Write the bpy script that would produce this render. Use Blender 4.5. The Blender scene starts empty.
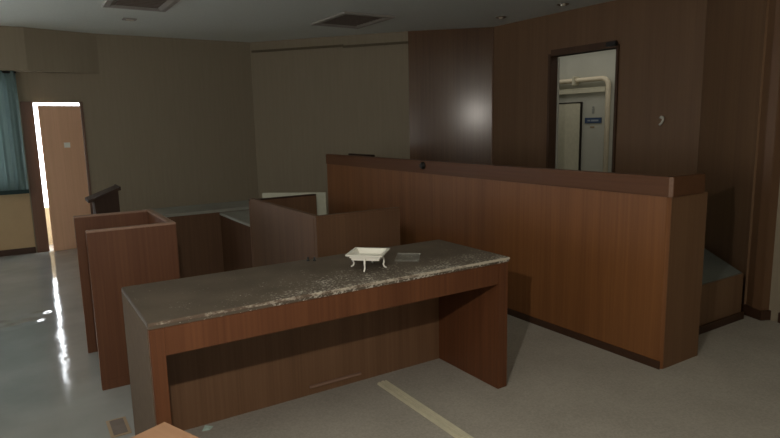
import bpy, bmesh, math, random
from mathutils import Vector, Matrix
random.seed(4)
SC = bpy.context.scene
COL = SC.collection

# ------------------------------------------------------------------ helpers
def S2L(c):
    return tuple((x/12.92 if x <= .04045 else ((x+.055)/1.055)**2.4) for x in c)
def rgb(r, g, b):
    return S2L((r/255, g/255, b/255)) + (1,)

def new_mat(name):
    m = bpy.data.materials.new(name); m.use_nodes = True
    nt = m.node_tree
    return m, nt, nt.nodes, nt.links, nt.nodes['Principled BSDF']

def ramp(nodes, stops):
    r = nodes.new('ShaderNodeValToRGB')
    el = r.color_ramp.elements
    while len(el) < len(stops): el.new(.5)
    for e, (p, c) in zip(el, stops):
        e.position = p; e.color = c
    return r

def wood(name, dark, light, rough=.4, grain='z', spec=.4, coat=0.0, fine=60, tint=None):
    m, nt, N, L, B = new_mat(name)
    tc = N.new('ShaderNodeTexCoord'); mp = N.new('ShaderNodeMapping')
    s = {'z': (fine, fine, 1.1), 'x': (1.1, fine, fine), 'y': (fine, 1.1, fine)}[grain]
    mp.inputs['Scale'].default_value = s
    L.new(tc.outputs['Object'], mp.inputs['Vector'])
    n1 = N.new('ShaderNodeTexNoise'); n1.inputs['Scale'].default_value = 1; n1.inputs['Detail'].default_value = 4
    n1.inputs['Roughness'].default_value = .65
    L.new(mp.outputs[0], n1.inputs['Vector'])
    mp2 = N.new('ShaderNodeMapping')
    s2 = {'z': (9, 9, .25), 'x': (.25, 9, 9), 'y': (9, .25, 9)}[grain]
    mp2.inputs['Scale'].default_value = s2
    L.new(tc.outputs['Object'], mp2.inputs['Vector'])
    n2 = N.new('ShaderNodeTexNoise'); n2.inputs['Scale'].default_value = 1; n2.inputs['Detail'].default_value = 2
    L.new(mp2.outputs[0], n2.inputs['Vector'])
    mx = N.new('ShaderNodeMath'); mx.operation = 'MULTIPLY_ADD'
    L.new(n1.outputs['Fac'], mx.inputs[0]); mx.inputs[1].default_value = .55
    ml = N.new('ShaderNodeMath'); ml.operation = 'MULTIPLY'; ml.inputs[1].default_value = .45
    L.new(n2.outputs['Fac'], ml.inputs[0]); L.new(ml.outputs[0], mx.inputs[2])
    r = ramp(N, [(.33, dark), (.68, light)])
    L.new(mx.outputs[0], r.inputs[0]); L.new(r.outputs[0], B.inputs['Base Color'])
    B.inputs['Roughness'].default_value = rough
    B.inputs['Specular IOR Level'].default_value = spec
    B.inputs['Coat Weight'].default_value = coat
    B.inputs['Coat Roughness'].default_value = .3
    return m

def plain(name, col, rough=.5, metal=0, spec=.4, noise=0, nscale=20, emit=0):
    m, nt, N, L, B = new_mat(name)
    tc = N.new('ShaderNodeTexCoord')
    n = N.new('ShaderNodeTexNoise'); n.inputs['Scale'].default_value = nscale; n.inputs['Detail'].default_value = 3
    L.new(tc.outputs['Object'], n.inputs['Vector'])
    k = noise
    d = tuple(c*(1-k) for c in col[:3]) + (1,); l = tuple(min(1, c*(1+k)) for c in col[:3]) + (1,)
    r = ramp(N, [(.3, d), (.7, l)])
    L.new(n.outputs['Fac'], r.inputs[0]); L.new(r.outputs[0], B.inputs['Base Color'])
    B.inputs['Roughness'].default_value = rough; B.inputs['Metallic'].default_value = metal
    B.inputs['Specular IOR Level'].default_value = spec
    if emit:
        B.inputs['Emission Color'].default_value = col; B.inputs['Emission Strength'].default_value = emit
    return m

class MB:
    """collects shapes for one mesh"""
    def __init__(self): self.bm = bmesh.new()
    def box(self, a, b, bev=0.0):
        t = bmesh.new()
        bmesh.ops.create_cube(t, size=1)
        lo = Vector([min(p, q) for p, q in zip(a, b)]); hi = Vector([max(p, q) for p, q in zip(a, b)])
        for v in t.verts: v.co = Vector([(lo[i]+hi[i])/2 + v.co[i]*(hi[i]-lo[i]) for i in range(3)])
        if bev: bmesh.ops.bevel(t, geom=t.edges[:], offset=bev, segments=2, affect='EDGES', clamp_overlap=True)
        self._add(t); return self
    def prism(self, poly, z0, z1, bev=0.0):
        """plan polygon extruded between two heights"""
        t = bmesh.new()
        lo = [t.verts.new((x, y, z0)) for x, y in poly]; hi = [t.verts.new((x, y, z1)) for x, y in poly]
        n = len(poly)
        t.faces.new(lo[::-1]); t.faces.new(hi)
        for i in range(n): t.faces.new((lo[i], lo[(i+1) % n], hi[(i+1) % n], hi[i]))
        bmesh.ops.recalc_face_normals(t, faces=t.faces[:])
        if bev: bmesh.ops.bevel(t, geom=t.edges[:], offset=bev, segments=2, affect='EDGES', clamp_overlap=True)
        self._add(t); return self
    def hull_slab(self, quads):
        """loft through a list of rings (equal length lists of points), capped"""
        t = bmesh.new()
        R = [[t.verts.new(p) for p in q] for q in quads]
        n = len(quads[0])
        for a, b in zip(R, R[1:]):
            for i in range(n): t.faces.new((a[i], a[(i+1) % n], b[(i+1) % n], b[i]))
        t.faces.new(R[0][::-1]); t.faces.new(R[-1])
        bmesh.ops.recalc_face_normals(t, faces=t.faces[:])
        self._add(t); return self
    def tube(self, pts, rad, seg=10):
        pts = [Vector(p) for p in pts]
        rs = rad if isinstance(rad, (list, tuple)) else [rad]*len(pts)
        t = bmesh.new(); rings = []
        up = None
        for i, p in enumerate(pts):
            d = (pts[min(i+1, len(pts)-1)] - pts[max(i-1, 0)]).normalized()
            if up is None:
                up = Vector((0, 0, 1)) if abs(d.z) < .9 else Vector((1, 0, 0))
            s = d.cross(up).normalized(); up = s.cross(d).normalized()
            rings.append([t.verts.new(p + (s*math.cos(k*2*math.pi/seg) + up*math.sin(k*2*math.pi/seg))*rs[i]) for k in range(seg)])
        for a, b in zip(rings, rings[1:]):
            for k in range(seg): t.faces.new((a[k], a[(k+1) % seg], b[(k+1) % seg], b[k]))
        t.faces.new(rings[0][::-1]); t.faces.new(rings[-1])
        bmesh.ops.recalc_face_normals(t, faces=t.faces[:])
        for f in t.faces: f.smooth = len(f.verts) == 4
        self._add(t); return self
    def lathe(self, prof, c, axis='z', seg=24):
        t = bmesh.new(); rings = []
        for r, h in prof:
            ring = []
            for k in range(seg):
                a = k*2*math.pi/seg
                p = (r*math.cos(a), r*math.sin(a), h)
                if axis == 'x': p = (p[2], p[0], p[1])
                if axis == 'y': p = (p[0], p[2], p[1])
                ring.append(t.verts.new(Vector(c)+Vector(p)))
            rings.append(ring)
        for a, b in zip(rings, rings[1:]):
            for k in range(seg): t.faces.new((a[k], a[(k+1) % seg], b[(k+1) % seg], b[k]))
        t.faces.new(rings[0][::-1]); t.faces.new(rings[-1])
        bmesh.ops.recalc_face_normals(t, faces=t.faces[:])
        for f in t.faces: f.smooth = len(f.verts) == 4
        self._add(t); return self
    def _add(self, t):
        me = bpy.data.meshes.new('tmp'); t.to_mesh(me); t.free()
        self.bm.from_mesh(me); bpy.data.meshes.remove(me)
    def build(self, name, mat, parent=None, loc=(0, 0, 0), label=None):
        """shapes are given in world metres when the parent is unrotated; the origin is moved to loc"""
        me = bpy.data.meshes.new(name)
        off = Vector(loc)
        root_loc = parent['_o'] if parent is not None and '_o' in parent else None
        if root_loc is not None: off = Vector(root_loc)
        for v in self.bm.verts: v.co -= off
        self.bm.to_mesh(me); self.bm.free()
        o = bpy.data.objects.new(name, me); COL.objects.link(o)
        me.materials.append(mat)
        if parent is not None: o.parent = parent
        else: o.location = off
        if label: o['label'] = label
        return o

ROOTS = []
def thing(name, label, cat, loc, rotz=0, group=None):
    o = bpy.data.objects.new(name, None); COL.objects.link(o)
    o.empty_display_size = .1
    o.location = loc; o.rotation_euler = (0, 0, rotz)
    o['label'] = label; o['category'] = cat
    if group: o['group'] = group
    o['_o'] = tuple(loc) if rotz == 0 else (0, 0, 0)
    ROOTS.append(o)
    return o
def tag(o, label, cat, group=None):
    o['label'] = label; o['category'] = cat
    if group: o['group'] = group
    return o
def struct(o):
    o['kind'] = 'structure'; return o

# ------------------------------------------------------------------ materials
M = {}
M['desk_wood'] = wood('desk_wood', rgb(82, 48, 28), rgb(106, 66, 41), .45, spec=.3)
M['desk_inner'] = wood('desk_inner', rgb(100, 72, 50), rgb(122, 91, 66), .5)
M['stall_wood'] = wood('stall_wood', rgb(84, 52, 35), rgb(104, 69, 48), .5, spec=.25)
M['court_wood'] = wood('court_wood', rgb(84, 60, 43), rgb(102, 76, 55), .5, spec=.25)
M['bench_wood'] = wood('bench_wood', rgb(108, 67, 36), rgb(132, 87, 49), .45)
M['bench_band'] = wood('bench_band', rgb(84, 53, 32), rgb(98, 64, 40), .45, grain='y', spec=.25)
M['panel_wall'] = wood('panel_wall', rgb(110, 84, 62), rgb(124, 97, 72), .5, spec=.25, fine=40)
M['bench_end'] = wood('bench_end', rgb(104, 75, 52), rgb(120, 90, 64), .5, spec=.25)
M['door_trim'] = wood('door_trim', rgb(74, 55, 42), rgb(88, 66, 50), .5, spec=.2)
M['laminate'] = plain('laminate', rgb(100, 86, 72), .7, noise=.08, spec=.08)  # grey stands in for the bright floor reflected in the veneer
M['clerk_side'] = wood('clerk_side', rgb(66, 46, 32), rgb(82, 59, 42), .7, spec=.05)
M['facet_wall'] = wood('facet_wall', rgb(92, 68, 50), rgb(108, 82, 60), .2, spec=.5, fine=40)
M['pilaster_wood'] = wood('pilaster_wood', rgb(96, 70, 48), rgb(108, 80, 57), .45)
M['door_wood'] = wood('door_wood', rgb(222, 176, 142), rgb(238, 192, 158), .55)
M['frame_wood'] = wood('frame_wood', rgb(100, 72, 56), rgb(116, 86, 68), .45)
M['table_wood'] = wood('table_wood', rgb(136, 102, 76), rgb(150, 116, 88), .5, grain='x')
M['dark_wood'] = wood('dark_wood', rgb(46, 33, 26), rgb(60, 44, 34), .6, spec=.15)
M['edge_wood'] = wood('edge_wood', rgb(128, 100, 84), rgb(150, 122, 104), .4, grain='x')
M['skirting'] = plain('skirting', rgb(62, 40, 26), .5, noise=.1)
M['grey_top'] = plain('grey_top', rgb(132, 132, 122), .45, noise=.1, nscale=8)
M['white_paint'] = plain('white_paint', rgb(226, 224, 212), .35, noise=.02)
M['white_board'] = plain('white_board', rgb(168, 168, 150), .5, noise=.06)
M['ivory'] = plain('ivory', rgb(202, 196, 172), .5, noise=.06)
M['black'] = plain('black', rgb(22, 22, 22), .5)
M['dark_metal'] = plain('dark_metal', rgb(50, 44, 40), .4, metal=.4)
M['carpet_top'] = plain('carpet_top', rgb(118, 122, 116), .95, noise=.15, nscale=120, spec=.1)
M['cream'] = plain('cream', rgb(206, 200, 176), .5, noise=.05)
M['cream_pipe'] = plain('cream_pipe', rgb(226, 212, 184), .45, noise=.04)
M['corridor_wall'] = plain('corridor_wall', rgb(186, 184, 170), .7, noise=.04, nscale=4)
M['sign_blue'] = plain('sign_blue', rgb(60, 76, 104), .5, noise=.05)
M['sign_pale'] = plain('sign_pale', rgb(150, 158, 168), .5, noise=.05)
M['mark_grey'] = plain('mark_grey', rgb(150, 150, 142), .6)
M['mark_tan'] = plain('mark_tan', rgb(150, 130, 104), .6)
M['vent_grey'] = plain('vent_grey', rgb(158, 153, 146), .5, noise=.05)
M['vent_dark'] = plain('vent_dark', rgb(112, 102, 94), .6, noise=.1)
M['rail_dark'] = plain('rail_dark', rgb(92, 82, 62), .7)
M['plaque'] = plain('plaque', rgb(248, 246, 236), .5)
M['lamp_ring'] = plain('lamp_ring', rgb(150, 140, 124), .3, metal=.8)
M['lamp_glass'] = plain('lamp_glass', rgb(236, 226, 206), .15, spec=.8)
M['paper'] = plain('paper', rgb(170, 190, 180), .4)

def wallpaper():
    m, nt, N, L, B = new_mat('wallpaper')
    tc = N.new('ShaderNodeTexCoord'); mp = N.new('ShaderNodeMapping'); mp.inputs['Scale'].default_value = (34, 34, 2)
    L.new(tc.outputs['Object'], mp.inputs['Vector'])
    n = N.new('ShaderNodeTexNoise'); n.inputs['Scale'].default_value = 1; n.inputs['Detail'].default_value = 3
    L.new(mp.outputs[0], n.inputs['Vector'])
    r = ramp(N, [(.3, rgb(142, 131, 112)), (.7, rgb(147, 136, 117))])
    L.new(n.outputs['Fac'], r.inputs[0]); L.new(r.outputs[0], B.inputs['Base Color'])
    B.inputs['Roughness'].default_value = .85; B.inputs['Specular IOR Level'].default_value = .15
    return m
M['wallpaper'] = wallpaper()

def ceiling_mat():
    m, nt, N, L, B = new_mat('ceiling_board')
    tc = N.new('ShaderNodeTexCoord')
    n = N.new('ShaderNodeTexNoise'); n.inputs['Scale'].default_value = 60; n.inputs['Detail'].default_value = 4
    L.new(tc.outputs['Object'], n.inputs['Vector'])
    r = ramp(N, [(.3, rgb(212, 216, 210)), (.7, rgb(220, 224, 218))])
    L.new(n.outputs['Fac'], r.inputs[0]); L.new(r.outputs[0], B.inputs['Base Color'])
    B.inputs['Roughness'].default_value = .9; B.inputs['Specular IOR Level'].default_value = .1
    return m
M['ceiling'] = ceiling_mat()

def vinyl_mat():
    m, nt, N, L, B = new_mat('vinyl_floor')
    tc = N.new('ShaderNodeTexCoord')
    n = N.new('ShaderNodeTexNoise'); n.inputs['Scale'].default_value = 2.2; n.inputs['Detail'].default_value = 6
    L.new(tc.outputs['Object'], n.inputs['Vector'])
    r = ramp(N, [(.3, rgb(138, 141, 138)), (.7, rgb(156, 158, 154))])
    L.new(n.outputs['Fac'], r.inputs[0]); L.new(r.outputs[0], B.inputs['Base Color'])
    n3 = N.new('ShaderNodeTexNoise'); n3.inputs['Scale'].default_value = 7; n3.inputs['Detail'].default_value = 5
    L.new(tc.outputs['Object'], n3.inputs['Vector'])
    rr = N.new('ShaderNodeMapRange'); rr.inputs['To Min'].default_value = .05; rr.inputs['To Max'].default_value = .12
    L.new(n3.outputs['Fac'], rr.inputs['Value']); L.new(rr.outputs[0], B.inputs['Roughness'])
    n2 = N.new('ShaderNodeTexNoise'); n2.inputs['Scale'].default_value = 5; n2.inputs['Detail'].default_value = 3
    L.new(tc.outputs['Object'], n2.inputs['Vector'])
    bp = N.new('ShaderNodeBump'); bp.inputs['Strength'].default_value = .12; bp.inputs['Distance'].default_value = .02
    L.new(n2.outputs['Fac'], bp.inputs['Height'])
    # a few bumps added to the vinyl to catch glints of door light
    last = None
    for (x, y, rad, hgt) in [(-.02, 5.42, .13, .010), (-.16, 5.36, .12, .010), (.05, 5.62, .10, .007), (-.24, 5.5, .11, .010)]:
        vd = N.new('ShaderNodeVectorMath'); vd.operation = 'DISTANCE'
        L.new(tc.outputs['Object'], vd.inputs[0]); vd.inputs[1].default_value = (x, y, 0)
        mr = N.new('ShaderNodeMapRange'); mr.interpolation_type = 'SMOOTHSTEP'
        mr.inputs['From Min'].default_value = 0; mr.inputs['From Max'].default_value = rad
        mr.inputs['To Min'].default_value = hgt; mr.inputs['To Max'].default_value = 0
        L.new(vd.outputs['Value'], mr.inputs['Value'])
        if last is None: last = mr.outputs[0]
        else:
            ad = N.new('ShaderNodeMath'); L.new(last, ad.inputs[0]); L.new(mr.outputs[0], ad.inputs[1]); last = ad.outputs[0]
    b2 = N.new('ShaderNodeBump'); b2.inputs['Strength'].default_value = 1; b2.inputs['Distance'].default_value = 1
    L.new(last, b2.inputs['Height']); L.new(bp.outputs[0], b2.inputs['Normal'])
    L.new(b2.outputs[0], B.inputs['Normal'])
    B.inputs['Specular IOR Level'].default_value = .5
    return m
M['vinyl'] = vinyl_mat()

def carpet_mat():
    m, nt, N, L, B = new_mat('carpet_floor')
    tc = N.new('ShaderNodeTexCoord')
    n = N.new('ShaderNodeTexNoise'); n.inputs['Scale'].default_value = 90; n.inputs['Detail'].default_value = 4
    L.new(tc.outputs['Object'], n.inputs['Vector'])
    n2 = N.new('ShaderNodeTexNoise'); n2.inputs['Scale'].default_value = 3; n2.inputs['Detail'].default_value = 4
    L.new(tc.outputs['Object'], n2.inputs['Vector'])
    ad = N.new('ShaderNodeMath'); ad.operation = 'MULTIPLY_ADD'; ad.inputs[1].default_value = .6
    ml = N.new('ShaderNodeMath'); ml.operation = 'MULTIPLY'; ml.inputs[1].default_value = .4
    L.new(n2.outputs['Fac'], ml.inputs[0]); L.new(n.outputs['Fac'], ad.inputs[0]); L.new(ml.outputs[0], ad.inputs[2])
    r = ramp(N, [(.3, rgb(144, 139, 129)), (.7, rgb(168, 162, 151))])
    L.new(ad.outputs[0], r.inputs[0]); L.new(r.outputs[0], B.inputs['Base Color'])
    B.inputs['Roughness'].default_value = .95; B.inputs['Specular IOR Level'].default_value = .1
    return m
M['carpet'] = carpet_mat()

def dusty_top():
    """dark laminate, dust haze, pale flakes thickening towards the near long edge"""
    m, nt, N, L, B = new_mat('dusty_laminate')
    tc = N.new('ShaderNodeTexCoord')
    sep = N.new('ShaderNodeSeparateXYZ'); L.new(tc.outputs['Object'], sep.inputs[0])
    haze = N.new('ShaderNodeTexNoise'); haze.inputs['Scale'].default_value = 5; haze.inputs['Detail'].default_value = 6
    L.new(tc.outputs['Object'], haze.inputs['Vector'])
    base = ramp(N, [(.3, rgb(78, 69, 58)), (.72, rgb(98, 88, 75))])
    L.new(haze.outputs['Fac'], base.inputs[0])
    fl = N.new('ShaderNodeTexNoise'); fl.inputs['Scale'].default_value = 75; fl.inputs['Detail'].default_value = 3
    fl.inputs['Roughness'].default_value = .7
    L.new(tc.outputs['Object'], fl.inputs['Vector'])
    patch = N.new('ShaderNodeTexNoise'); patch.inputs['Scale'].default_value = 9; patch.inputs['Detail'].default_value = 2
    L.new(tc.outputs['Object'], patch.inputs['Vector'])
    # nearness to the front edge (object y = 0) and to the middle of the length
    near = N.new('ShaderNodeMapRange'); near.inputs['From Min'].default_value = .42; near.inputs['From Max'].default_value = .0
    L.new(sep.outputs['Y'], near.inputs['Value'])
    le = N.new('ShaderNodeMapRange'); le.inputs['From Min'].default_value = .1; le.inputs['From Max'].default_value = .8
    L.new(sep.outputs['X'], le.inputs['Value'])
    mu = N.new('ShaderNodeMath'); mu.operation = 'MULTIPLY'; L.new(near.outputs[0], mu.inputs[0]); L.new(le.outputs[0], mu.inputs[1])
    a1 = N.new('ShaderNodeMath'); a1.operation = 'MULTIPLY_ADD'; a1.inputs[1].default_value = .17
    L.new(mu.outputs[0], a1.inputs[0]); L.new(fl.outputs['Fac'], a1.inputs[2])
    a2 = N.new('ShaderNodeMath'); a2.operation = 'MULTIPLY_ADD'; a2.inputs[1].default_value = .30
    L.new(patch.outputs['Fac'], a2.inputs[0]); L.new(a1.outputs[0], a2.inputs[2])
    th = ramp(N, [(.825, (0, 0, 0, 1)), (.90, (.85, .85, .85, 1))])
    L.new(a2.outputs[0], th.inputs[0])
    mix = N.new('ShaderNodeMix'); mix.data_type = 'RGBA'
    L.new(th.outputs[0], mix.inputs['Factor']); L.new(base.outputs[0], mix.inputs['A'])
    mix.inputs['B'].default_value = rgb(196, 190, 176)
    L.new(mix.outputs['Result'], B.inputs['Base Color'])
    B.inputs['Roughness'].default_value = .5; B.inputs['Specular IOR Level'].default_value = .35
    return m
M['dusty_top'] = dusty_top()

def chipped_edge():
    m, nt, N, L, B = new_mat('chipped_edge')
    tc = N.new('ShaderNodeTexCoord')
    mp = N.new('ShaderNodeMapping'); mp.inputs['Scale'].default_value = (16, 30, 30)
    L.new(tc.outputs['Object'], mp.inputs['Vector'])
    n = N.new('ShaderNodeTexNoise'); n.inputs['Scale'].default_value = 1; n.inputs['Detail'].default_value = 6; n.inputs['Roughness'].default_value = .75
    L.new(mp.outputs[0], n.inputs['Vector'])
    sep = N.new('ShaderNodeSeparateXYZ'); L.new(tc.outputs['Object'], sep.inputs[0])
    a = N.new('ShaderNodeMath'); a.operation = 'MULTIPLY_ADD'; a.inputs[1].default_value = .16
    L.new(sep.outputs['X'], a.inputs[0]); L.new(n.outputs['Fac'], a.inputs[2])
    r = ramp(N, [(.55, rgb(96, 80, 66)), (.72, rgb(186, 177, 160))])
    L.new(a.outputs[0], r.inputs[0]); L.new(r.outputs[0], B.inputs['Base Color'])
    B.inputs['Roughness'].default_value = .6
    return m
M['chipped'] = chipped_edge()

def curtain_mat():
    m, nt, N, L, B = new_mat('teal_curtain')
    B.inputs['Base Color'].default_value = rgb(96, 140, 140)
    B.inputs['Roughness'].default_value = .9
    tc = N.new('ShaderNodeTexCoord'); n = N.new('ShaderNodeTexNoise'); n.inputs['Scale'].default_value = 200
    L.new(tc.outputs['Object'], n.inputs['Vector'])
    r = ramp(N, [(.3, rgb(80, 100, 98)), (.7, rgb(98, 116, 112))])
    L.new(n.outputs['Fac'], r.inputs[0]); L.new(r.outputs[0], B.inputs['Base Color'])
    tr = N.new('ShaderNodeBsdfTranslucent'); tr.inputs['Color'].default_value = rgb(104, 122, 120)
    mx = N.new('ShaderNodeMixShader'); mx.inputs[0].default_value = .12
    L.new(B.outputs[0], mx.inputs[1]); L.new(tr.outputs[0], mx.inputs[2])
    L.new(mx.outputs[0], N['Material Output'].inputs['Surface'])
    return m
M['curtain'] = curtain_mat()

def clear_mat(name, tint, alpha):
    m, nt, N, L, B = new_mat(name)
    B.inputs['Base Color'].default_value = tint
    B.inputs['Roughness'].default_value = .08
    B.inputs['Alpha'].default_value = alpha
    return m
M['acrylic'] = clear_mat('acrylic', rgb(170, 170, 160), .2)
M['window_glass'] = clear_mat('window_glass', rgb(220, 232, 235), .12)

# ------------------------------------------------------------------ the room (x runs along the desk, y towards the far wall)
HC = 2.7267                      # ceiling height
XL, XR, YB = -3.2, 4.62, -1.9    # left wall, right wall, wall behind
YA = 8.5892                      # far wall
WX = 5.4385                      # panelled wall behind the bench
A = (XL, YA); Bc = (3.0761, YA); C = (4.609, 6.75); D = (WX, 6.0003); E_ = (WX, 3.16); F_ = (4.62, 2.25); G = (XR, YB)

def wall_seg(mb, p, q, z0, z1, t=.1):
    """a slab standing on p-q whose thickness goes away from the room (to the left of p->q)"""
    d = (Vector(q)-Vector(p)).normalized(); n = Vector((-d.y, d.x))*t
    mb.prism([p, q, (q[0]+n.x, q[1]+n.y), (p[0]+n.x, p[1]+n.y)], z0, z1)

# floors
fl = MB().prism([(XL, YB), (XR, YB), (XR, 2.25), (WX, 3.16), (WX, 6.0), (4.609, 6.75), (3.0761, YA), (XL, YA)], -.06, 0)
struct(fl.build('floor', M['vinyl']))
fc = MB().prism([(.47, YB), (XR, YB), (XR, 2.25), (WX, 3.16), (WX, 6.0), (4.609, 6.75), (3.3, 8.3), (2.35, 8.3), (2.35, 3.15), (.47, 3.15)], 0, .006)
struct(fc.build('floor_carpet', M['carpet']))
# ceiling
ce = MB().prism([(XL-.1, YB-.1), (XR+.1, YB-.1), (XR+.1, 2.2), (WX+.1, 3.1), (WX+.1, 6.05), (4.65, 6.8), (3.12, YA+.1), (XL-.1, YA+.1)], HC, HC+.08)
struct(ce.build('ceiling', M['ceiling']))

# far wall with the exit door opening and the curtained window
DX0, DX1, DZ = .268, .785, 1.862      # exit door opening
W0, W1, WZ0, WZ1 = -2.7, .06, .86, 2.16
wa = MB()
for (x0, x1, z0, z1) in [(XL, W0, 0, HC), (W0, W1, 0, WZ0), (W0, W1, WZ1, HC), (W1, DX0, 0, HC), (DX0, DX1, DZ, HC), (DX1, Bc[0], 0, HC)]:
    wa.box((x0, YA, z0), (x1, YA+.12, z1))
struct(wa.build('wall_left', M['wallpaper']))
wb = MB(); wall_seg(wb, C, Bc, 0, HC, -.1)
struct(wb.build('wall_far', M['wallpaper']))
wc = MB(); wall_seg(wc, D, C, 0, HC, -.1)
struct(wc.build('wall_far_panelled', M['facet_wall']))
# panelled wall with doorway
PY0, PY1, PZ = 4.085, 5.0, 2.245
DAIS = .352
wd = MB()
for (y0, y1, z0, z1) in [(E_[1], PY0, 0, HC), (PY1, D[1], 0, HC), (PY0, PY1, PZ, HC), (PY0, PY1, 0, DAIS)]:
    wd.box((WX, y0, z0), (WX+.1, y1, z1))
struct(wd.build('wall_right_panelled', M['panel_wall']))
we = MB(); wall_seg(we, F_, E_, 0, HC, -.1)
struct(we.build('wall_right_angled', M['panel_wall']))
wr = MB().box((XR, YB, 0), (XR+.1, 2.12, HC))
struct(wr.build('wall_right', M['wallpaper']))
wk = MB().box((XL, YB-.1, 0), (XR, YB, HC))
struct(wk.build('wall_back', M['wallpaper']))
wl = MB().box((XL-.1, YB, 0), (XL, YA, HC))
struct(wl.build('wall_side', M['wallpaper']))
# pilaster at the end of the angled wall
pl = MB().prism([(4.66, 2.28), (4.585, 2.17), (4.565, 2.10), (4.66, 2.05), (4.72, 2.2)], 0, HC, .004)
struct(pl.build('trim_1', M['pilaster_wood']))
# baseboards
bb = MB().box((XL, YA-.014, 0), (.12, YA, .075))
struct(bb.build('baseboard_left', M['skirting']))
bb = MB().box((DX1+.05, YA-.014, 0), (Bc[0], YA, .075))
struct(bb.build('baseboard_far', M['skirting']))
bb = MB().box((XR-.014, YB, 0), (XR, 2.0, .08)).prism([(4.61, 2.28), (4.575, 2.175), (4.55, 2.09), (4.65, 2.04), (4.7, 2.2)], 0, .08)
struct(bb.build('baseboard_right', M['skirting']))
# pelmet box above the curtain
pb = MB().prism([(XL, YA-.2), (.25, YA-.2), (1.05, YA), (XL, YA)], 2.225, HC-.001)
struct(pb.build('trim_2', M['wallpaper']))
# picture rail of the far angled wall
d = (Vector(Bc)-Vector(C)).normalized(); n = Vector((-d.y, d.x))
def rail(s0, s1, z, th, h):
    p = Vector(C)+d*s0; q = Vector(C)+d*s1
    return [(p.x, p.y), (q.x, q.y), (q.x+n.x*th, q.y+n.y*th), (p.x+n.x*th, p.y+n.y*th)], z, z+h
r_ = MB().prism(*rail(.0, .93, 2.565, .03, .028)).prism(*rail(.93, 2.36, 2.578, .03, .028))
struct(r_.build('trim_3', M['rail_dark']))
# corner bead where the panelled walls meet
cb = MB().tube([(WX-.006, 6.0003-.004, DAIS), (WX-.006, 6.0003-.004, HC)], .008, 8)
struct(cb.build('trim_4', M['edge_wood']))

M['window_lit_wall'] = plain('window_lit_wall', rgb(184, 158, 122), .8, noise=.03, nscale=6)
struct(MB().box((XL, YA-.006, .075), (.12, YA, .80)).build('wall_window_lit', M['window_lit_wall']))  # paler sheet over the lower wall, window light put into its colour
# window behind the curtain
wf = MB()
for a, b in [((W0, WZ0), (W1, WZ0+.05)), ((W0, WZ1-.05), (W1, WZ1)), ((W0, WZ0), (W0+.05, WZ1)), ((W1-.05, WZ0), (W1, WZ1)), ((-1.35, WZ0), (-1.29, WZ1))]:
    wf.box((a[0], YA+.03, a[1]), (b[0], YA+.09, b[1]))
win = struct(wf.build('window_1', M['vent_grey']))
wg = MB().box((W0+.05, YA+.055, WZ0+.05), (W1-.05, YA+.062, WZ1-.05)).build('pane', M['window_glass'], win)

# ------------------------------------------------------------------ exit door, left of the far wall
dr = struct(MB().box((DX0-.135, YA-.03, 0), (DX0, YA+.06, DZ+.01), .004).build('door_1', M['frame_wood']))
dr2 = MB().box((DX1, YA-.012, 0), (DX1+.03, YA+.1, DZ+.01), .003).build('door_frame', M['frame_wood'], dr)
# leaf, hinged on the right and pulled a little into the room
leaf = MB().box((-.475, -.02, .003), (0, .02, 1.822), .003)
lf = leaf.build('door_leaf', M['door_wood'], dr)
lf.location = (DX1-.005, YA+.02, 0); lf.rotation_euler = (0, 0, math.radians(12))
MB().box((-.235, -.026, 1.30), (-.165, -.019, 1.365)).build('plaque', M['plaque'], lf, label='small pale plaque')

struct(MB().box((-1.5, YA+.12, -.1), (3, YA+4, -.005)).build('ground_outside', M['carpet']))
struct(MB().box((-.6, YA+.5, -.005), (2.2, YA+.6, .50)).build('wall_parapet', M['cream']))
# teal curtain hanging under the pelmet
def curtain(x0, x1, y, z0, z1, folds, amp, ph=0.0):
    bm = bmesh.new(); nx = int((x1-x0)*120); nz = 8; g = []
    for j in range(nz+1):
        row = []
        for i in range(nx+1):
            s = i/nx; a = amp*(.75+.25*(1-j/nz))
            w = math.sin(ph+s*folds*2*math.pi) + .35*math.sin(ph+s*folds*4.7*math.pi+1)
            row.append(bm.verts.new((x0+s*(x1-x0), y+a*w, z0+(z1-z0)*j/nz)))
        g.append(row)
    for j in range(nz):
        for i in range(nx):
            f = bm.faces.new((g[j][i], g[j][i+1], g[j+1][i+1], g[j+1][i])); f.smooth = True
    return bm
ct = thing('curtain', 'teal pleated curtain hanging over the window left of the open door', 'curtain', (-.4, YA-.1, .77))
mb = MB(); mb.bm = curtain(-1.0, .12, YA-.1, .77, 2.225, 9, .03)
mb.build('drape', M['curtain'], ct)
M['hem'] = plain('hem', rgb(44, 62, 62), .9)
MB().box((-1.0, YA-.15, .765), (.12, YA-.143, .815)).build('lower_hem', M['hem'], ct, label='dark lower hem')
MB().tube([(-1.05, YA-.1, 2.21), (.13, YA-.1, 2.21)], .012, 8).build('curtain_rod', M['dark_metal'], ct)

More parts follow.
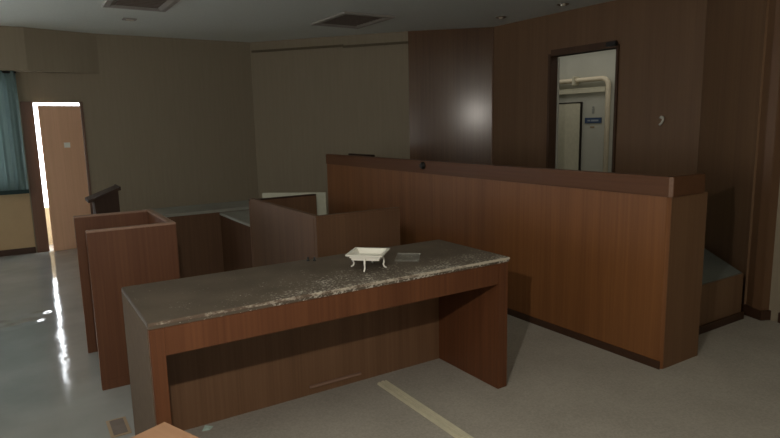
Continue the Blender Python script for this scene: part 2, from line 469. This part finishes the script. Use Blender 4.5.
# ------------------------------------------------------------------ counsel desk (foreground)
u0, u1, v0, v1, H = .3696, 2.253, 2.3505, 3.0007, .7621
dk = thing('counsel_desk', 'long brown wooden desk with dusty dark top, open kneehole facing the camera', 'desk', (u0, v0, 0))
MB().box((u0, v0+.004, H-.028), (u1+.012, v1, H), .003).build('tabletop', M['dusty_top'], dk, label='dark dusty laminate top with pale flakes')
MB().box((u0+.004, v0-.002, H-.013), (u1+.012, v0+.0045, H-.0005), .002).build('edge_strip', M['chipped'], dk, label='chipped pale front edge')
MB().box((u0+.058, v0+.002, .618), (u1-.07, v0+.03, H-.028), .002).build('apron', M['desk_wood'], dk)
MB().box((u0+.002, v0+.001, 0), (u0+.058, v1-.002, H-.028), .003).build('side_panel', M['desk_wood'], dk)
MB().box((u1-.07, v0+.001, 0), (u1, v1-.002, H-.028), .003).build('side_panel', M['desk_wood'], dk)
MB().box((u0+.058, 2.90, .0), (u1-.07, 2.925, H-.028)).build('back_panel', M['desk_inner'], dk)
MB().box((1.27, 2.885, .048), (1.60, 2.90, .062), .002).build('batten', M['edge_wood'], dk)
MB().box((u0-.0015, v0+.02, .004), (u0+.002, v1-.01, H-.02)).build('sheen_face', M['laminate'], dk, label='outer face of the left end, greyed for floor sheen')

# ------------------------------------------------------------------ white dish on four legs, on the desk
rz = math.radians(-44.5)
tr = thing('footed_dish', 'white square footed dish with flared rim on the dusty desk', 'dish', (1.511, 2.612, H+.0006), rz)
def sq(h, z): return [(-h, -h, z), (h, -h, z), (h, h, z), (-h, h, z)]
MB().hull_slab([sq(.072, .054), sq(.073, .067), sq(.080, .067), sq(.079, .075), sq(.096, .080), sq(.097, .087), sq(.080, .087), sq(.066, .062)]).build('bowl', M['white_paint'], tr)
for k in range(4):
    a = k*math.pi/2
    c, s = math.cos(a), math.sin(a)
    pts = [(.074, .066), (.082, .048), (.083, .034), (.079, .022), (.083, .011), (.096, .003)]
    MB().tube([(r*c, r*s, z) for r, z in pts], [.006, .0055, .005, .0045, .0045, .004], 8).build('leg', M['white_paint'], tr)
# clear plate beside it
gp = thing('acrylic_plate', 'thin clear plate lying flat on the desk beside the white dish', 'plate', (1.80, 2.672, H+.0004), math.radians(-39))
MB().box((-.066, -.088, 0), (.066, .088, .009), .002).build('plate', M['acrylic'], gp)
MB().box((-.067, .083, .0), (.067, .089, .011), .002).build('rim', M['acrylic'], gp)
# two short pegs
for x, y, l in [(1.322, 2.955, 'left'), (1.352, 2.935, 'right')]:
    p = MB().lathe([(.009, 0), (.009, .004), (.0055, .006), (.0055, .02), (.004, .022)], (x, y, H+.0005), 'z', 12).build('peg', M['black'], None, (x, y, H+.0005))
    tag(p, 'tiny black peg near the far edge of the dusty desk, %s one of the pair' % l, 'peg', 'pegs on the desk top')

# ------------------------------------------------------------------ three sided stall (left)
s0, s1, t0, t1, SH = .3, .785, 3.665, 4.40, .9472
st = thing('dock_stall', 'tall narrow three sided wooden stall, open to the left, behind the dusty desk', 'stall', (s0, t0, 0))
T = .036
def panel(a, b, name, parent, wood_m, cap_m, h, kick=.06):
    p = MB().box((a[0], a[1], 0), (b[0], b[1], h-.012), .002).build(name, wood_m, parent)
    MB().box((a[0]-.001, a[1]-.001, h-.012), (b[0]+.001, b[1]+.001, h), .003).build('top_edge', cap_m, p)
    return p
def fix(p):  # sub-part meshes were written in world metres: bring them under the panel
    for ch in p.children: 
        for v in ch.data.vertices: v.co -= Vector(p.parent['_o'])
fix(panel((s0, t0), (s1, t0+T), 'front_panel', st, M['stall_wood'], M['edge_wood'], SH))
fix(panel((s1-T, t0+T), (s1, t1-T), 'side_panel', st, M['stall_wood'], M['edge_wood'], SH))
fix(panel((s0-.005, t1-T), (s1, t1), 'back_panel', st, M['stall_wood'], M['edge_wood'], SH))
MB().box((s0, t0-.004, 0), (s1+.003, t0+.001, .06), .001).build('kick_board', M['stall_wood'], st)

# ------------------------------------------------------------------ three sided enclosure in the middle
p0, p1, q0, q1, PH = 1.5384, 2.1587, 3.292, 4.534, .95
en = thing('witness_enclosure', 'wide wooden enclosure with high panels between the dusty desk and the judges bench', 'enclosure', (p0, q0, 0))
fix(panel((p0, q0), (p1, q0+T), 'front_panel', en, M['court_wood'], M['court_wood'], PH))
fix(panel((p0, q0+T), (p0+T, q1-T), 'side_panel', en, M['court_wood'], M['court_wood'], PH))
fix(panel((p0, q1-T), (p1-.045, q1), 'back_panel', en, M['court_wood'], M['dark_wood'], PH-.012))

# ------------------------------------------------------------------ clerk counters behind
cd = thing('clerk_counter', 'long low counter with grey top running behind the stall', 'counter', (1.05, 5.85, 0))
MB().box((1.05, 5.85, .672), (2.75, 6.40, .70), .003).build('counter_top', M['grey_top'], cd)
MB().box((1.07, 5.865, 0), (2.73, 5.89, .672)).build('front_panel', M['court_wood'], cd)
MB().box((1.07, 5.89, 0), (1.095, 6.38, .672)).build('end_panel', M['court_wood'], cd)
MB().box((2.705, 5.89, 0), (2.73, 6.38, .672)).build('end_panel', M['court_wood'], cd)
c2 = thing('clerk_desk', 'brown clerk desk with grey top, half hidden beside the wide enclosure', 'desk', (1.675, 4.6, 0))
MB().box((1.675, 4.60, .646), (2.42, 5.835, .67), .003).build('desk_top', M['grey_top'], c2)
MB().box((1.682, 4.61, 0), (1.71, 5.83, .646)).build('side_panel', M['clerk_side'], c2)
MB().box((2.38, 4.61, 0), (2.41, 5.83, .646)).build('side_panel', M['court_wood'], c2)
MB().box((1.71, 5.2, .1), (2.38, 5.22, .646)).build('middle_panel', M['court_wood'], c2)
# white board standing on the clerk desk
ang = math.atan2(4.61-4.975, 2.254-1.815)
wbd = thing('white_board', 'narrow off white board standing upright behind the wide enclosure', 'board', (1.815, 4.975, .671), ang)
MB().box((0, 0, 0), (.573, .022, .259), .003).build('panel', M['white_board'], wbd)
MB().box((.05, .022, 0), (.09, .09, .012), .002).build('foot', M['white_board'], wbd)
MB().box((.48, .022, 0), (.52, .09, .012), .002).build('foot', M['white_board'], wbd)

# ------------------------------------------------------------------ judges bench
ub, b0, b1, BH = 3.1497, 1.9733, 6.40, 1.170
bj = thing('judges_bench', 'long high brown wooden judges bench on the right, with smooth band along its top', 'bench', (ub, b0, 0))
MB().box((ub+.012, b0+.03, 0), (ub+.05, b1, BH-.117), .002).build('front_panel', M['bench_wood'], bj)
MB().box((ub, b0+.012, BH-.117), (ub+.055, b1, BH), .006).build('top_band', M['bench_band'], bj)
MB().box((ub+.03, b0+.012, 0), (ub+.40, b0+.05, BH-.117), .002).build('end_panel', M['bench_end'], bj)
MB().box((ub+.02, b0, BH-.117), (ub+.345, b0+.05, BH), .005).build('end_band', M['bench_band'], bj)
MB().prism([(ub, b0+.014), (ub+.022, b0+.001), (ub+.05, b0+.02), (ub+.02, b0+.05)], BH-.117, BH-.0015, .004).build('corner_bead', M['edge_wood'], bj, label='pale worn corner bead')
MB().prism([(ub+.011, b0+.032), (ub+.032, b0+.011), (ub+.05, b0+.03), (ub+.03, b0+.05)], .0, BH-.117, .004).build('corner_post', M['bench_wood'], bj)
MB().box((ub+.004, b0+.02, 0), (ub+.014, b1, .055), .002).build('kick_board', M['skirting'], bj)
MB().box((ub+.30, b0+.30, DAIS), (ub+.33, b1-.02, .74), .002).build('inner_panel', M['court_wood'], bj)
MB().box((ub+.05, b0+.31, .74), (ub+.34, b1-.02, .77), .003).build('desk_board', M['grey_top'], bj)
MB().lathe([(.034, 0), (.034, -.012), (.02, -.018), (.02, -.03)], (ub, 4.40, 1.125), 'x', 16).build('knob', M['black'], bj, label='small black round fitting')
# low wooden board whose top shows above the bench
bk = thing('backrest_board', 'dark wooden board barely showing above the far end of the judges bench', 'board', (3.6, 6.3, DAIS))
MB().box((3.575, 6.02, DAIS), (3.61, 6.62, 1.152), .004).build('board', M['dark_wood'], bk)
MB().box((3.55, 6.05, DAIS), (3.68, 6.09, DAIS+.05), .004).build('foot', M['dark_wood'], bk)
MB().box((3.55, 6.54, DAIS), (3.68, 6.58, DAIS+.05), .004).build('foot', M['dark_wood'], bk)

# dais behind the bench
da = MB().prism([(3.23, 2.2), (4.5, 2.21), (WX-.006, 3.18), (WX-.006, 5.98), (4.7, 6.65), (3.23, 6.65)], 0, DAIS-.004)
da = struct(da.build('floor_dais', M['panel_wall']))
MB().prism([(3.23, 2.215), (4.5, 2.225), (WX-.006, 3.19), (WX-.006, 5.98), (4.7, 6.65), (3.23, 6.65)], DAIS-.004, DAIS+.002).build('carpet_surface', M['carpet_top'], da)
MB().box((3.23, 2.185, 0), (4.5, 2.2, .06)).build('base_strip', M['skirting'], da)

# ------------------------------------------------------------------ doorway in the panelled wall, corridor beyond
fr = MB().box((WX-.02, PY0-.02, DAIS), (WX+.11, PY0+.012, PZ+.03), .003).box((WX-.02, PY1-.012, DAIS), (WX+.11, PY1+.03, PZ+.03), .003).box((WX-.02, PY0+.012, PZ), (WX+.11, PY1-.012, PZ+.075), .003)
d2 = struct(fr.build('door_2', M['door_trim']))
MB().box((WX-.07, 4.07, PZ+.015), (WX-.02, 4.19, PZ+.06), .006).build('door_closer', M['black'], d2, label='small black closer box')
CX = 6.739
cw = MB().box((CX, 2.6, 0), (CX+.1, 9.5, 2.72))
struct(cw.build('wall_corridor', M['corridor_wall']))
struct(MB().box((WX+.1, 2.6, DAIS-.08), (CX, 9.5, DAIS)).build('floor_corridor', M['vinyl']))
struct(MB().box((WX+.1, 2.6, 2.64), (CX, 9.5, 2.72)).build('ceiling_corridor', M['ceiling']))
struct(MB().box((WX+.1, 2.6, 0), (CX, 2.7, 2.64)).box((WX+.1, 9.4, 0), (CX, 9.5, 2.64)).box((WX+.1, 2.6, 0), (WX+.13, 4.06, 2.64)).box((WX+.1, 4.98, 0), (WX+.13, 9.5, 2.64)).build('wall_corridor_end', M['corridor_wall']))
# cream corridor door
d3 = struct(MB().box((CX-.035, 5.60, DAIS), (CX-.002, 5.615, 1.755)).box((CX-.035, 6.45, DAIS), (CX-.002, 6.48, 1.765)).box((CX-.035, 5.615, 1.74), (CX-.002, 6.45, 1.755)).build('door_3', M['dark_metal']))
MB().box((CX-.03, 5.615, DAIS), (CX-.004, 6.45, 1.74), .003).build('door_leaf', M['cream'], d3)
# cream pipe
def arc(cy, cz, r, a0, a1, x, n=8):
    return [(x, cy+r*math.cos(a0+(a1-a0)*k/n), cz+r*math.sin(a0+(a1-a0)*k/n)) for k in range(n+1)]
pp = thing('corridor_pipe', 'cream painted pipe bending down the corridor wall beyond the doorway', 'pipe', (CX-.08, 5.14, DAIS))
path = [(CX-.07, 8.8, 2.045), (CX-.07, 5.235, 2.045)] + [(CX-.07, 5.235-.1*math.sin(k*math.pi/16), 1.945+.1*math.cos(k*math.pi/16)) for k in range(1, 8)] + [(CX-.07, 5.135, 1.945), (CX-.07, 5.135, DAIS)]
MB().tube(path, .033, 14).build('pipe_run', M['cream_pipe'], pp)
MB().box((CX-.12, 5.66, 1.98), (CX-.01, 5.70, 2.10), .006).build('bracket', M['cream'], pp)
MB().box((CX-.05, 5.2, 1.87), (CX-.005, 8.8, 1.94), .004).build('backing_strip', M['cream'], pp)
sg = thing('room_sign', 'small dark blue sign on the corridor wall beside the cream pipe', 'sign', (CX-.004, 5.41, 1.497))
MB().box((CX-.012, 5.275, 1.46), (CX-.002, 5.55, 1.535), .002).build('plate', M['sign_blue'], sg)
MB().box((CX-.014, 5.32, 1.485), (CX-.0115, 5.44, 1.508)).box((CX-.014, 5.455, 1.487), (CX-.0115, 5.50, 1.506)).build('lettering', M['sign_pale'], sg)
mk = MB().lathe([(.016, 0), (.016, -.004)], (CX-.002, 5.42, 1.675), 'x', 12).box((CX-.006, 5.40, 1.59), (CX-.002, 5.44, 1.655), .004).build('pictogram', M['mark_grey'], None, (CX-.002, 5.42, 1.62))
tag(mk, 'faint grey pictogram on the corridor wall above the blue sign', 'pictogram')
mk = MB().box((CX-.005, 5.39, 1.395), (CX-.002, 5.46, 1.42), .001).build('sticker', M['mark_tan'], None, (CX-.002, 5.42, 1.407))
tag(mk, 'small tan sticker on the corridor wall below the blue sign', 'sticker')

# hook on the panelled wall
hk = thing('wall_hook', 'small off white curved hook on the panelled wall right of the doorway', 'hook', (WX, 3.545, 1.47))
pts = [(WX-.014, 3.562, 1.505)] + [(WX-.02, 3.545+.024*math.cos(a), 1.495+.026*math.sin(a)) for a in [2.2, 1.6, 1.0, .4, -.2]] + [(WX-.02, 3.555, 1.462), (WX-.016, 3.535-.005, 1.44)]
pts = [(x, 2*3.545-y, z) for x, y, z in pts]
MB().tube(pts, .011, 8).build('curve', M['white_paint'], hk)
MB().lathe([(.012, 0), (.012, -.016)], (WX, 3.53, 1.508), 'x', 12).build('screw_base', M['white_board'], hk)

# ------------------------------------------------------------------ lectern behind the stall
lt = thing('lectern', 'dark wooden lectern with slanted top standing behind the narrow stall', 'lectern', (.66, 5.6, 0))
ltb = MB()
y0, y1 = 5.46, 5.70
ltb.box((.535, y0, .03), (.722, y1, .80))
ltb.hull_slab([[(.535, y0, .80), (.722, y0, .80), (.722, y1, .80), (.535, y1, .80)], [(.535, y0, .928), (.722, y0, .997), (.722, y1, .997), (.535, y1, .928)]])
ltb.build('body', M['dark_wood'], lt)
y0, y1 = 5.44, 5.72
MB().hull_slab([[(.487, y0, .910), (.735, y0, 1.001), (.735, y1, 1.001), (.487, y1, .910)], [(.487, y0, .932), (.735, y0, 1.024), (.735, y1, 1.024), (.487, y1, .932)]]).build('slanted_top', M['dark_wood'], lt)
MB().box((.728, y0-.002, .998), (.742, y1+.002, 1.03), .003).build('ledge', M['dark_wood'], lt)
MB().box((.50, 5.44, 0), (.745, 5.72, .03), .004).build('base', M['dark_wood'], lt)

# ------------------------------------------------------------------ small table corner in front
a = math.atan2(-.926, .377)
tb = thing('side_table', 'light brown wooden table whose corner shows at the bottom edge before the desk', 'table', (.315, 1.843, 0), a)
MB().box((0, -.42, .572), (.6, 0, .60), .004).build('tabletop', M['table_wood'], tb)
for x in (.04, .56):
    for y in (-.38, -.04):
        MB().hull_slab([[(x-.016, y-.016, 0), (x+.016, y-.016, 0), (x+.016, y+.016, 0), (x-.016, y+.016, 0)], [(x-.022, y-.022, .572), (x+.022, y-.022, .572), (x+.022, y+.022, .572), (x-.022, y+.022, .572)]]).build('leg', M['table_wood'], tb)
for (p, q) in [((.06, -.05), (.54, -.03)), ((.06, -.39), (.54, -.37)), ((.03, -.36), (.05, -.06)), ((.55, -.36), (.57, -.06))]:
    MB().box((p[0], p[1], .50), (q[0], q[1], .572)).build('apron', M['table_wood'], tb)

# ------------------------------------------------------------------ things on the floor
ms = thing('loose_moulding', 'long ivory grooved strip of moulding lying loose on the carpet', 'moulding', (1.69, 2.3, .006))
MB().box((1.652, 1.55, .006), (1.718, 2.795, .014), .001).build('backing', M['ivory'], ms)
MB().box((1.654, 1.55, .014), (1.672, 2.795, .02), .002).box((1.678, 1.55, .014), (1.696, 2.795, .022), .002).box((1.702, 1.55, .014), (1.716, 2.795, .019), .002).build('ribs', M['ivory'], ms)
sb = MB().hull_slab([[(.655, 2.84, .007), (.69, 2.83, .007), (.715, 2.855, .007), (.675, 2.872, .007)], [(.66, 2.845, .012), (.685, 2.835, .018), (.708, 2.853, .013), (.678, 2.866, .02)]]).build('shard', M['paper'], None, (.68, 2.85, .007))
tag(sb, 'tiny pale shard on the carpet beside the desk back panel', 'shard')
op = thing('floor_plate', 'worn brownish outlet plate set in the floor left of the desk', 'floor plate', (.30, 3.16, 0))
MB().box((.265, 3.04, .0), (.36, 3.24, .004), .001).build('frame', M['mark_tan'], op)
MB().box((.28, 3.055, .004), (.345, 3.225, .006), .001).build('cover', M['vent_dark'], op)

# ------------------------------------------------------------------ ceiling fittings
def vent(cx, cy, w, l, label):
    t = thing('ceiling_vent', label, 'vent', (cx, cy, HC), 0, 'square ceiling vents')
    f = MB(); b = .10
    z0, z1 = HC-.022, HC
    def ring(h, z): return [(cx-w/2+h, cy-l/2+h, z), (cx+w/2-h, cy-l/2+h, z), (cx+w/2-h, cy+l/2-h, z), (cx-w/2+h, cy+l/2-h, z)]
    bm = f.bm; R = [[bm.verts.new(p) for p in r] for r in (ring(0, z1), ring(.004, z0), ring(.05, z0-.002), ring(b, z1-.004))]
    for p, q in zip(R, R[1:]):
        for i in range(4): bm.faces.new((p[i], p[(i+1) % 4], q[(i+1) % 4], q[i]))
    bmesh.ops.recalc_face_normals(bm, faces=bm.faces[:])
    f.build('frame', M['vent_grey'], t)
    s = MB().box((cx-w/2+b-.006, cy-l/2+b-.006, HC-.006), (cx+w/2-b+.006, cy+l/2-b+.006, HC-.001))
    k = 9
    for i in range(k):
        y = cy-l/2+b+(l-2*b)*(i+.5)/k
        s.box((cx-w/2+b, y-.006, HC-.014), (cx+w/2-b, y+.006, HC-.006))
    s.build('grille', M['vent_dark'], t)
vent(3.52, 6.32, .66, .86, 'square grey ceiling vent above the middle of the room')
vent(1.19, 6.22, .60, .86, 'square grey ceiling vent cut by the top edge, near the left')
sm = thing('ceiling_sensor', 'tiny pale rectangular plate on the ceiling near the left vent', 'sensor', (1.25, 7.34, HC))
MB().box((1.18, 7.28, HC-.012), (1.32, 7.39, HC), .003).build('plate', M['vent_grey'], sm)
MB().box((1.21, 7.31, HC-.018), (1.29, 7.36, HC-.012), .002).build('lens', M['lamp_glass'], sm)
for x, y, l in [(5.025, 5.409, 'recessed ceiling spotlight nearest the corner of the panelled walls'), (5.094, 4.532, 'recessed ceiling spotlight in front of the doorway, cut near the top edge')]:
    t = thing('ceiling_spotlight', l, 'spotlight', (x, y, HC), 0, 'recessed ceiling spotlights')
    MB().lathe([(.062, 0), (.062, -.008), (.05, -.012), (.046, -.004), (.046, -.001)], (x, y, HC), 'z', 24).build('ring', M['lamp_ring'], t)
    MB().lathe([(.03, -.002), (.03, -.012), (.018, -.02), (.004, -.022)], (x, y, HC), 'z', 16).build('bulb', M['lamp_glass'], t)

for o in bpy.data.objects:
    if '_o' in o: del o['_o']

# ------------------------------------------------------------------ light
W = bpy.data.worlds.new('World'); SC.world = W; W.use_nodes = True
bg = W.node_tree.nodes['Background']; bg.inputs['Color'].default_value = (.92, .96, 1, 1); bg.inputs['Strength'].default_value = 9
def lamp(name, kind, loc, power, col=(1, 1, 1), **k):
    l = bpy.data.lights.new(name, kind); l.energy = power; l.color = col
    for a_, v in k.items(): setattr(l, a_, v)
    o = bpy.data.objects.new(name, l); COL.objects.link(o); o.location = loc
    return o
lamp('camera_lamp', 'POINT', (.1, .68, 1.73), 92, (1, .93, .84), shadow_soft_size=.02)
al = lamp('side_fill_light', 'AREA', (-3.1, 3.5, 1.5), 70, (1, .985, .95), shape='RECTANGLE', size=1.6, size_y=7.0)  # added fill along the left wall, which has no window
al.rotation_euler = (0, -math.pi/2-.35, 0)
al = lamp('rear_fill_light', 'AREA', (1.5, -1.8, 1.4), 7, (1, .98, .95), shape='RECTANGLE', size=5.0, size_y=1.6)  # added fill behind the camera, no window in that wall
al.rotation_euler = (math.pi/2, 0, 0)
cl_ = lamp('corridor_lamp', 'AREA', (6.15, 5.4, 2.6), 6, (1, .98, .92), shape='RECTANGLE', size=.6, size_y=3.0)

# ------------------------------------------------------------------ camera
f_px, pitch, roll, phi = 590.55, .1584, -.0216, 1.0076
Rv = Vector((math.sin(phi), -math.cos(phi), 0)); Fv = Vector((math.cos(phi), math.sin(phi), 0)); Zv = Vector((0, 0, 1))
fw = Fv*math.cos(pitch) - Zv*math.sin(pitch); up = Fv*math.sin(pitch) + Zv*math.cos(pitch)
r2 = Rv*math.cos(roll) + up*math.sin(roll); u2 = up*math.cos(roll) - Rv*math.sin(roll)
cam = bpy.data.cameras.new('camera'); cam.sensor_width = 36; cam.lens = f_px*36/780; cam.clip_start = .02
co = bpy.data.objects.new('camera', cam); COL.objects.link(co)
m = Matrix((r2, u2, -fw)).transposed().to_4x4(); m.translation = (0, 0, 1.5)
co.matrix_world = m
SC.camera = co
SC.view_settings.view_transform = 'Standard'
SC.view_settings.look = 'None'
SC.view_settings.exposure = 0
